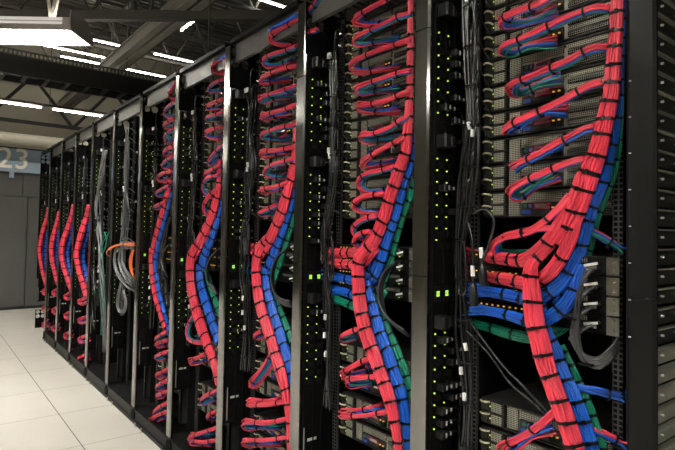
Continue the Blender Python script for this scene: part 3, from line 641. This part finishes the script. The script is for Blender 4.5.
connector('black power connector hanging before the blue branches, left of two', [(468, 222), (472, 240), (473, 258), (473, 280), (474, 306)], 1.365)
# ------------------------------------------------------------------ black power cord bundles on the left of each rack
def cords(k, lab, ctr, nstr, ends, ma=BLACKC, tie_n=12, r=.0052, wid=.029, extra=None):
    """ctr: list of (y offset from the rack's near boundary, z, x)"""
    y0 = yb(k); rr = random.Random(100+k); root = thing('power_cord_bundle', lab, 'cord bundle', (1.455, y0+ctr[-1][0], .12), 'black power cord bundles')
    n = 60; c = resample([(x, y0+y, z) for y, z, x in ctr], n); ts = np.linspace(0, 1, n); m = M(); T, N, B = frames(c, (1, 0, 0), True)
    for j in range(nstr):
        u = rr.uniform(-1, 1); w = rr.uniform(-1, 1); i0 = int(n*rr.choice((0, 0, 0, .08, .15, .22))); i1 = int(n*rr.choice(ends)); i1 = max(i1, i0+12)
        p1, f1 = rr.uniform(0, 6), rr.uniform(2, 5)
        q = c+B*(wid*u*(1+.25*np.sin(f1*6*ts+p1))*(.75+.35*np.sin(ts*19+k)))[:, None]+N*(.015*w*(1+.2*np.cos(f1*5*ts+p1)))[:, None]
        q = q[i0:i1]
        if i1 < n-2 and j % 2 == 0:            # turns back up in a hanging loop
            e = q[-1]; s_ = rr.choice((-1, 1)); g = rr.uniform(.016, .03)
            q = np.vstack([q, [e+(-.004, s_*g*.2, -.03), e+(-.008, s_*g*.9, -.055), e+(-.008, s_*g*1.7, -.03), e+(-.004, s_*g*1.5, .05), e+(0, s_*g*.8, .15)]]); q = resample(q, len(q)+14)
        m.sweep(q, r, 6)
    obj('cords', m, ma, root, smooth=True); m = M()
    for j in range(10):                         # leads fanning out to the power supplies
        z = 2.45+ZO-.0889*j; a = c[int(np.argmin(np.abs(c[:, 2]-(z-.12))))]
        m.tube([a, a+(-.012, -.02, .06), (a[0]-.01, a[1]-.03, z+.02), (1.46, y0+.565, z+.01), (1.495, y0+.560, z-.02)], .0042, 22, 5)
    obj('branch_cords', m, ma, root, smooth=True)
    wv = np.full(n, wid*.95+.004)
    ties(None, np.full(n, .019), wv*(.85+.15*np.sin(ts*19+k)), [(i+.5)/tie_n for i in range(tie_n)], root, T, N, B, c, .005)
    for (y, z) in ((.0, 2.30), (.018, 2.31), (.012, 1.86), (.0, 1.84), (.004, 1.12), (.012, 1.06), (.01, .98)):
        i = int(np.argmin(np.abs(c[:, 2]-z))); p = c[i]+(-.021, y-.008+rr.uniform(-.01, .01), 0); d_ = rr.uniform(-.3, .3)
        obj('cord_tag', M().obox(p+(0, d_*.012, -.012), p+(0, -d_*.012, .012), .009, .009, (1, 0, 0)), WHITE, root)
    return root
ctrA = [(yy-Y0, z, 1.425) for (x_, yy, z) in (P(470, -8, 1.425), P(471, 30, 1.425), P(471, 70, 1.425), P(473, 120, 1.425), P(471, 160, 1.425), P(467, 200, 1.425), P(461, 240, 1.425), P(461, 280, 1.425), P(464, 310, 1.425), P(467, 350, 1.425), P(469, 400, 1.425), P(466, 470, 1.425))]
for k in range(NR):
    r = random.Random(50+k)
    ct = [(y+(0 if k == 0 else -.0)+r.uniform(-.012, .012)*(k > 0), z, x) for y, z, x in ctrA]
    if k: ct = [(ct[0][0], 2.36+ZO, 1.425)]+[q for q in ct[1:] if q[1] < 2.3+ZO]
    lab = f'bundle of black power cords tied beside the outlet strip of the {RK[k]}'
    if k in (5, 6): lab = ('bundle of silver grey' if k == 5 else 'loose bundle of grey and black')+f' cords beside the outlet strip of the {RK[k]}'
    cords(k, lab, ct, 17 if k < 4 else 12, (1, 1, 1, .45, .58, .62), SILVC if k == 5 else (GREYC if k == 6 else BLACKC), 12 if k < 5 else 6)
# ------------------------------------------------------------------ trunks of the other racks
def tk(k, colour, lab, px, x, vis, ntie, ma, **kw):
    trunk('cable_bundle', f'{lab}, {RK[k]}', 'cable trunk', px, x, ma, vis=vis, ntie=ntie, **kw)
tk(1, 'r', 'upper red cable trunk sweeping left from the post', [(411, -10, 6), (410.5, 30, 6.5), (410, 70, 7), (409, 105, 8), (407.5, 130, 10), (406, 150, 11), (401, 165, 12), (395.5, 180, 13), (390.5, 195, 13), (386.5, 210, 13), (381, 225, 13), (375, 240, 12.5), (367, 254, 12)], TX, 5, 16, RED, tiew=.008, n=80)
tk(1, 'b', 'upper blue cable trunk behind the red one', [(412, 135, 8), (411, 150, 9), (408, 170, 10), (402.5, 185, 11), (396, 210, 12), (391, 225, 12), (386, 240, 13), (380, 262, 12), (372, 280, 11)], TX+.03, 4.5, 10, BLUE, tiew=.008)
tk(1, 'g', 'upper green cable trunk behind the blue one', [(414, 180, 7), (409, 200, 8), (402.5, 215, 8), (395.5, 240, 8), (390, 262, 8), (382, 285, 8), (375, 300, 7)], TX+.06, 3.2, 9, GREEN, tiew=.007)
tk(1, 'r', 'lower red cable trunk slanting down to the right', [(371, 243, 11, 1.39), (363, 252, 12), (358.5, 262, 12.5), (358, 280, 13), (359.5, 300, 13.5), (363, 320, 14), (368, 340, 14.5), (374, 355, 14.5), (381, 375, 14), (388, 395, 13.5), (393, 415, 11.5), (397, 440, 9), (399, 475, 7)], TX-.02, 5, 13, RED, tiew=.008, n=80)
tk(1, 'b', 'lower blue cable trunk slanting down beside the red one', [(366, 281, 8), (370, 298, 10), (376, 318, 12), (382, 340, 13.5), (388, 355, 13.5), (395, 375, 13.5), (401.5, 398, 13), (405, 420, 11), (407.5, 450, 8)], TX+.02, 4.6, 10, BLUE, tiew=.008)
tk(1, 'g', 'lower green cable trunk slanting down beside the blue one', [(378, 303, 7), (384, 322, 9), (391.5, 340, 11), (399, 358, 11), (406, 376, 10), (412, 398, 8)], TX+.05, 3.4, 7, GREEN, tiew=.007)
tk(2, 'r', 'upper red cable trunk sweeping left from the pale post', [(296, 120, 5), (295, 150, 6), (292.5, 172, 9), (288, 190, 10), (282, 210, 11), (275, 228, 11), (268, 242, 11), (260, 255, 10)], TX, 4.5, 9, RED, tiew=.008)
tk(2, 'b', 'upper blue cable trunk behind the red one', [(295, 180, 6), (291, 200, 9), (286, 218, 10), (280, 236, 10), (274, 254, 10), (267, 272, 9)], TX+.03, 4, 8, BLUE, tiew=.008)
tk(2, 'g', 'upper green cable trunk behind the blue one', [(297, 205, 5), (291, 225, 7), (285, 245, 7), (279, 265, 7), (272, 285, 6)], TX+.06, 3, 6, GREEN, tiew=.007)
tk(2, 'r', 'lower red cable trunk slanting down to the right', [(267, 238, 8, 1.39), (260.5, 247, 9), (257, 257, 9.5), (256, 270, 9.5), (257, 288, 10), (261, 308, 10.5), (267, 328, 11), (274, 350, 11), (281, 373, 11), (286, 396, 9), (288.5, 420, 6), (289.5, 455, 5)], TX-.02, 4.5, 13, RED, tiew=.008)
tk(2, 'b', 'lower blue cable trunk slanting down beside the red one', [(265, 268, 7), (266, 285, 8), (271, 305, 10), (277, 325, 11), (283, 345, 11), (289, 365, 10), (293, 385, 7)], TX+.02, 4, 8, BLUE, tiew=.008)
tk(2, 'g', 'lower green cable trunk slanting down beside the blue one', [(272, 290, 5), (278, 305, 6), (284, 320, 7), (290, 336, 7), (295, 350, 5)], TX+.05, 3, 5, GREEN, tiew=.007)
tk(3, 'r', 'upper red cable trunk sweeping left from the post', [(219.5, 160, 4), (218.5, 185, 5), (215.5, 203, 8), (211, 218, 9), (205, 232, 10), (199, 245, 10), (193, 257, 9)], TX, 4.2, 8, RED, tiew=.008)
tk(3, 'b', 'upper blue cable trunk behind the red one', [(221, 200, 5), (217, 218, 8), (212, 236, 9), (206, 252, 9), (201, 268, 8)], TX+.03, 3.8, 7, BLUE, tiew=.008)
tk(3, 'r', 'lower red cable trunk slanting down to the right', [(199, 241, 8, 1.39), (194, 249, 8), (191, 257, 8.5), (190, 270, 8.5), (191, 285, 9), (194, 302, 9.5), (199, 320, 10), (205, 338, 10), (211, 354, 9), (215, 368, 7), (218, 385, 5)], TX-.02, 4.2, 11, RED, tiew=.008)
tk(3, 'b', 'lower blue cable trunk slanting down beside the red one', [(199, 264, 6), (200, 280, 8), (204, 297, 9), (209, 312, 9), (214, 328, 9), (218, 343, 7)], TX+.02, 3.8, 7, BLUE, tiew=.008)
tk(3, 'g', 'lower green cable trunk slanting down beside the blue one', [(206, 270, 5), (210, 285, 6), (215, 300, 6), (220, 315, 5)], TX+.05, 3, 4, GREEN, tiew=.007)
tk(4, 'r', 'upper slim red cable trunk beside the post', [(170, 180, 4), (167, 195, 5), (163, 210, 5.5), (158.5, 226, 5.5), (155, 240, 5), (152.5, 252, 5)], TX, 3.6, 7, RED, tiew=.008)
tk(4, 'b', 'upper slim blue cable trunk beside the red one', [(171, 192, 4), (167, 208, 5), (162.5, 226, 5.5), (158.5, 242, 5), (156, 256, 5)], TX+.02, 3.4, 6, BLUE, tiew=.008)
tk(4, 'r', 'lower slim red cable trunk', [(151.5, 248, 5), (151.5, 265, 5), (153, 282, 5), (156, 298, 5), (160, 313, 5), (165, 328, 4.5)], TX, 3.6, 8, RED, tiew=.008)
tk(4, 'b', 'lower slim blue cable trunk', [(156, 254, 5), (156, 268, 5.5), (158, 284, 5.5), (161, 300, 5.5), (165, 316, 5), (169, 332, 4)], TX+.02, 3.4, 7, BLUE, tiew=.008)
tk(4, 'k', 'dark grey cable trunk right of the slim red and blue ones', [(169, 215, 6), (165, 235, 8), (162, 252, 8), (162, 268, 9), (165, 286, 9), (169, 306, 8)], TX+.05, 3.4, 6, BLACKC, tiew=.008)
far = {7: ([(88.3, 206, 4), (87, 216, 5.5), (82.5, 230, 6.5), (78.5, 244, 6), (76.5, 256, 6), (79, 270, 6), (83, 284, 6), (86.5, 297, 5)], [(90, 222, 5), (87, 236, 6), (83.5, 248, 6), (82.5, 260, 6.5), (85, 274, 6.5), (88.5, 288, 5)]),
       8: ([(73, 205, 3), (71.5, 216, 4.5), (67.5, 229, 5.5), (63, 242, 5.5), (61.5, 254, 5), (63.5, 266, 5), (67.5, 278, 5), (71, 290, 4)], [(74, 222, 4), (71, 234, 5), (68, 246, 5), (67, 258, 5), (69, 270, 5), (72.5, 284, 4)]),
       9: ([(58.8, 212, 3), (57.5, 221, 4), (54.5, 232, 5), (52, 243, 5), (51.5, 254, 5), (53.5, 266, 4.5), (56.5, 278, 4.5), (59, 288, 3)], [(59.5, 232, 4), (57, 243, 4.5), (56, 254, 4.5), (57.5, 266, 4.5), (60, 278, 4)]),
       10: ([(48, 208, 2.5), (46.8, 217, 3.5), (43.5, 229, 4.5), (40.5, 242, 4.5), (39.8, 254, 4), (41.5, 266, 4), (44, 277, 4), (47, 288, 3)], [(48.5, 230, 3.5), (46, 240, 4), (44.5, 252, 4), (45, 264, 4), (47.5, 278, 3.5)])}
for k, (a, b) in far.items():
    for px_, cn, ma, dx in ((a, 'red', RED, 0), (b, 'blue', BLUE, .025)):
        tk(k, cn, f'curved {cn} cable trunk bulging at mid height', px_, TX, 3.2, 11, ma, tiew=.009, n=44, sides=5, yp=lambda f, k=k, d=0 if cn == 'red' else .07: yb(k)+.12+d+.16*math.sin(math.pi*f))
# side branches of the second to fourth racks
for k, sh in ((1, [((328, 252), (345, 253), (360, 250), (374, 234)), ((328, 262), (345, 264), (362, 264), (376, 248))]), (2, [((243, 245), (252, 246), (262, 246), (270, 235)), ((244, 251), (253, 252), (260, 254), (268, 246))]), (3, [((186, 246), (191, 247), (196, 246), (200, 240)),])):
    for i, p in enumerate(sh):
        hbranch(f'{("upper", "lower")[i]} red cable branch from the switches into the trunk of the {RK[k]}', [(a, b, 1.46-.02*j) for j, (a, b) in enumerate(p)], {1: 10, 2: 6, 3: 5}[k], RED, (.35, .5, .75), 1.4, vis=4, n=30)
for k, i, p, w, ma, cn in ((1, 0, ((326, 275), (342, 278), (358, 280), (370, 270), (378, 255)), 9, BLUE, 'upper blue'), (1, 1, ((328, 289), (345, 292), (360, 296), (374, 285), (384, 262)), 9, BLUE, 'lower blue'), (1, 2, ((329, 297), (343, 302), (358, 308), (374, 306), (386, 290)), 8, GREEN, 'green'),
                        (2, 0, ((243, 262), (252, 265), (262, 268), (270, 258)), 5, BLUE, 'upper blue'), (2, 1, ((245, 270), (254, 273), (264, 277), (272, 265)), 5, BLUE, 'lower blue'), (2, 2, ((246, 281), (256, 284), (266, 286), (274, 280)), 4, GREEN, 'green')):
    hbranch(f'{cn} cable branch from the switches into the trunk of the {RK[k]}', [(a, b, 1.47) for (a, b) in p], w, ma, (.4, .6, .8), 1.46, vis=4, n=30)
# grey stacking cables of the second to fifth racks
for k, p in ((1, ((395, 262), (384, 272), (378, 290), (381, 308), (392, 322), (404, 330))), (2, ((287, 248), (276, 258), (271, 275), (273, 290), (281, 299), (290, 301))), (3, ((217, 250), (210, 258), (206, 270), (208, 282), (215, 288))), (4, ((168, 245), (164, 252), (162, 262), (165, 272)))):
    t = thing('stacking_cables', f'dark grey stacking cables beside the trunk of the {RK[k]}', 'cables', P(*p[-1], 1.42)); m = M()
    for j in range(6): m.tube([P(a+j*.9*(2 if k == 1 else 1.2)*.5, b+j*(1.6 if i > 2 else .3)-j*.5, 1.385+.006*j) for i, (a, b) in enumerate(p)], .0052, 30, 6)
    obj('cables', m, GREYC, t, smooth=True)
# ------------------------------------------------------------------ loops of patch cables, other racks
def loops(k, items, nr, nb, ng, rs, sides=5, n=34):
    """items: front points from the post to the hairpin; last point starts the way back"""
    for i, pts in enumerate(items):
        L = len(pts); q = []
        for j, (a, b) in enumerate(pts):
            q.append((a, b, TX-.01-.02*math.sin(math.pi*min(1, j/max(1, L-2)))+(.03 if j == L-1 else 0)))
        e = q[-1]; s = q[0]; q.append((e[0]*.35+s[0]*.65, e[1]-(2 if k < 3 else 1), 1.49))
        loop(f'red and blue patch cable loop, {ORD[i+1]} from the top in the {RK[k]}', q, nr+1+(i % 3 == 0), nb-1+(i % 2), ng if i % 2 else 0, rs, 2.0, (.14, .40, .8), f'patch cable loops of the {RK[k]}', n, sides, None if k < 7 else int(n*.5), yp=None if k < 7 else (lambda f, k=k: yb(k)+.12+.25*math.sin(math.pi*min(f*1.2, 1))))
loops(1, [[(400, -9), (387, 0), (369, 9), (358, 17), (357, 22), (368, 25), (385, 23)], [(412, 13), (398, 17), (387, 23), (370, 31), (357, 39), (361, 44), (378, 42)], [(411, 40), (398, 44), (386, 48), (370, 54), (355, 61), (353, 67), (360, 72), (380, 70)],
          [(411, 71), (400, 73), (385, 78), (370, 83), (360, 88), (362, 92), (378, 91)], [(410, 92), (400, 95), (388, 100), (372, 104), (360, 105), (363, 110), (380, 112)], [(409, 116), (400, 121), (388, 129), (373, 134), (363, 135), (367, 140), (380, 141)],
          [(405, 138), (388, 146), (373, 155), (365, 161), (366, 165), (385, 163)], [(394, 167), (380, 171), (367, 174), (360, 181), (362, 188), (370, 192), (383, 191)], [(384, 194), (366, 196), (357, 201), (355, 207), (363, 212), (378, 213)],
          [(377, 216), (362, 220), (354, 228), (357, 236), (366, 238)], [(370, 231), (360, 234), (354, 241), (358, 247), (365, 249)], [(362, 328), (350, 332), (341, 338), (345, 340), (356, 337)], [(372, 358), (358, 364), (345, 372), (346, 376), (364, 372)],
          [(380, 377), (362, 378), (349, 380), (352, 384), (370, 383)], [(390, 411), (368, 415), (348, 416), (342, 414), (352, 412), (372, 408)]], 5, 3, 1, .0035)
loops(2, [[(298, 20), (290, 24), (281, 29), (273, 34), (272, 39), (278, 44), (290, 45)], [(297, 46), (285, 51), (272, 55), (265, 60), (266, 65), (275, 66), (288, 63)], [(297, 66), (285, 68), (272, 73), (263, 78), (264, 82), (276, 81)],
          [(296, 86), (285, 90), (272, 94), (262, 98), (265, 100), (280, 97)], [(296, 105), (285, 109), (272, 113), (263, 116), (266, 118), (280, 115)], [(295, 125), (280, 128), (265, 133), (264, 137), (277, 140)], [(295, 147), (280, 150), (263, 152), (265, 155), (282, 153)],
          [(294, 159), (280, 163), (269, 167), (267, 173), (280, 177)], [(289, 182), (275, 187), (262, 189), (266, 191), (280, 189)], [(277, 205), (268, 209), (260, 213), (263, 215), (272, 213)], [(269, 330), (260, 332), (255, 336), (258, 338), (268, 334)],
          [(276, 344), (266, 363), (253, 382), (255, 386), (268, 371), (275, 357)], [(287, 401), (266, 405), (250, 404), (252, 401), (272, 401)], [(288, 419), (266, 423), (246, 422), (248, 427), (268, 427)], [(289, 437), (266, 440), (246, 440), (248, 444), (268, 444)]], 5, 3, 1, .0039)
loops(3, [[(228, 57), (218, 61), (213, 65), (213, 70), (220, 73), (228, 74)], [(226, 79), (215, 83), (209, 88), (211, 91), (220, 90)], [(224, 99), (213, 103), (207, 107), (210, 110), (220, 108)], [(223, 113), (214, 115), (207, 118), (209, 120), (218, 119)],
          [(222, 127), (213, 129), (206, 132), (208, 137), (218, 139)], [(222, 146), (214, 154), (209, 162), (212, 163), (219, 158)], [(221, 165), (213, 169), (205, 174), (208, 176), (218, 173)], [(219, 175), (208, 178), (203, 187), (207, 195), (213, 197)],
          [(217, 190), (210, 195), (204, 205), (206, 214), (211, 215)], [(196, 312), (189, 324), (187, 334), (192, 341), (203, 342), (208, 337)], [(213, 350), (201, 356), (191, 361), (194, 364), (206, 361)], [(217, 391), (206, 396), (201, 401), (205, 403), (215, 399)],
          [(217, 411), (210, 414), (208, 418), (212, 419)], [(217, 428), (202, 433), (191, 437), (194, 438), (208, 435)], [(217, 440), (202, 442), (191, 440), (193, 444), (208, 445)]], 4, 3, 1, .0043)
loops(4, [[(181, 77), (175, 84), (170, 94), (173, 99), (178, 97)], [(178, 101), (169, 106), (165, 112), (168, 117), (175, 116)], [(174, 119), (168, 122), (164, 126), (168, 129), (173, 128)], [(173, 130), (167, 134), (165, 138), (168, 143), (173, 141)],
          [(173, 147), (167, 149), (164, 153), (167, 156), (172, 154)], [(173, 157), (166, 161), (163, 165), (166, 168), (172, 166)], [(172, 172), (164, 173), (158, 177), (161, 181), (168, 180)], [(169, 186), (163, 189), (157, 193), (160, 196), (166, 194)], [(166, 202), (160, 204), (155, 207), (158, 209), (164, 207)],
          [(167, 332), (161, 335), (156, 339), (160, 340), (166, 337)], [(168, 340), (161, 342), (156, 345), (160, 347), (166, 345)], [(168, 352), (161, 354), (156, 357), (160, 359), (166, 357)], [(168, 369), (162, 372), (157, 375), (160, 377), (166, 375)],
          [(168, 381), (162, 383), (157, 387), (160, 389), (166, 386)], [(168, 391), (162, 393), (157, 396), (160, 398), (166, 395)], [(168, 403), (160, 407), (154, 413), (157, 414), (166, 409)], [(169, 411), (158, 415), (151, 421), (154, 422), (165, 417)]], 4, 3, 1, .0047)
for k, ys in ((7, (299, 318, 337, 356, 372)), (8, (294, 313, 333, 352)), (9, (290, 308, 326, 344)), (10, (289, 306, 322))):
    px0 = {7: 88, 8: 72, 9: 59, 10: 48}[k]; w = {7: 9, 8: 7, 9: 6, 10: 5}[k]
    loops(k, [[(px0, y-2), (px0-w*.5, y), (px0-w, y+3), (px0-w*.6, y+5), (px0, y+3)] for y in ys], 4, 2, 0, .006, 5, 22)
# top loops threaded near the plates of the second, third and sixth racks
loops_top = [(1, [(321, -4), (314, 6), (306, 14), (303, 17), (300, 21)]), (1, [(318, 30), (311, 32), (306, 36), (306, 44), (312, 48)])]
for i, (k, p) in enumerate(loops_top):
    loop(f'{("upper", "lower")[i]} bunch of patch cables passing behind the cable plate of the {RK[k]}', [(a, b, 1.365+.008*j) for j, (a, b) in enumerate(p)], 4, 3, 1, .0045, 1.3, (.3,), None, 24, name='patch_cable_bunch')
for k, a, b in ((1, (330, -8), (345, -18)), (2, (268, 29.5), (297, 13.5)), (3, (213, 61.5), (228, 53)), (4, (169, 86), (178, 80))):
    m = M()
    for j in range(3): m.tube([P(a[0], a[1]+j*.9, D+.022), P((a[0]+b[0])/2, (a[1]+b[1])/2+j*.9+.5, D+.02), P(b[0], b[1]+j*.9, D+.022)], .0045, 14, 6)
    if k > 1: tag(obj('blue_cable_run', m, BLUE, smooth=True), f'short run of blue cables along the grey top beam of the {RK[k]}', 'cables')
# silver, orange and green cables of the sixth and seventh racks
t = thing('patch_cord_coil', 'thick coil of silver grey patch cords drooping across the sixth nearest rack', 'patch cables', P(127, 285, 1.36))
m = M(); rr = random.Random(3)
for j in range(20):
    o_ = rr.uniform(-2, 2); d_ = rr.uniform(-.6, 2.2)
    m.tube([P(134, 246+o_*2, 1.40), P(125, 245+o_*2-d_*2, 1.36), P(117+d_*3, 250+o_*2, 1.35), P(115.5+d_*4, 263, 1.345), P(120+d_*4, 276-d_*2, 1.345), P(128+d_*3, 285-d_*3+o_, 1.35), P(135, 290-d_*4, 1.38)], .0036, 30, 5)
obj('cords', m, SILVC, t, smooth=True)
m = M()
for j in range(5): m.tube([P(121+j*.5, 280, 1.35), P(118+j*.6, 292, 1.345), P(116.5+j*.6, 304, 1.34), P(119+j*.2, 312-j*.5, 1.34), P(125-j*.6, 312-j*.6, 1.34), P(127-j*.6, 303, 1.345), P(124-j*.3, 290, 1.35)], .005, 30, 5)
tag(obj('hanging_cord_loop', m, SILVC, smooth=True), 'long silver cord loop hanging below the coil in the sixth nearest rack', 'cords')
m = M()
for j in range(3): m.tube([P(135, 243+j*1.3, 1.37), P(120, 244+j*.6, 1.35), P(111, 247+j*.8, 1.345), P(107-j*.4, 252, 1.345), P(108, 256, 1.36), P(113, 256, 1.4)], .0034, 26, 5)
tag(obj('orange_cords', m, ORANGE, smooth=True), 'thin orange cords curving left over the silver coil', 'cords')
m = M()
for j in range(4): m.tube([P(134-j*.6, 250, 1.36), P(132-j*.9, 260, 1.345), P(132.5-j*.7, 270, 1.345), P(135, 279, 1.36)], .0042, 20, 5)
tag(obj('orange_cords', m, ORANGE, smooth=True), 'fat bunch of orange cords hanging beside the right edge of the silver coil', 'cords')
for i, (px_, n_, cn, ma) in enumerate((([(107, 232), (104, 245), (102, 262), (102, 285), (104, 305), (103, 335)], 4, 'green', GREEN), ([(105, 150), (101, 175), (97, 205), (99, 235), (101, 262), (103, 300), (104, 352)], 7, 'silver grey', SILVC), ([(98, 215), (94, 235), (92, 262), (94, 300), (93, 330)], 4, 'black', BLACKC))):
    m = M(); rr = random.Random(20+i)
    for j in range(n_): m.tube([P(a+rr.uniform(-2.6, 2.6), b, 1.36+rr.uniform(0, .03)) for a, b in px_], .0042, 36, 5)
    tag(obj('loose_cable_run', m, ma, smooth=True), f'loose {cn} cords hanging down the front of the seventh nearest rack', 'cords')
m = M(); rr = random.Random(9)
for j in range(4): m.tube([P(127+rr.uniform(-2.8, 2.8), b, 1.36+rr.uniform(0, .02)) for b in (125, 150, 180, 210, 235, 250)], .0042, 30, 5)
tag(obj('loose_cable_run', m, SILVC, smooth=True), 'silver cords hanging from the top of the sixth nearest rack', 'cords')
# ------------------------------------------------------------------ world and view
w = bpy.data.worlds.new('world'); S.world = w; w.use_nodes = True; w.node_tree.nodes['Background'].inputs[0].default_value = (.9, .93, 1, 1); w.node_tree.nodes['Background'].inputs[1].default_value = .02
S.view_settings.view_transform = 'Standard'; S.view_settings.look = 'None'; S.view_settings.gamma = 1; S.view_settings.use_curve_mapping = False
S.view_settings.exposure = 1.5
try: S.cycles.use_denoising = True
except Exception: pass
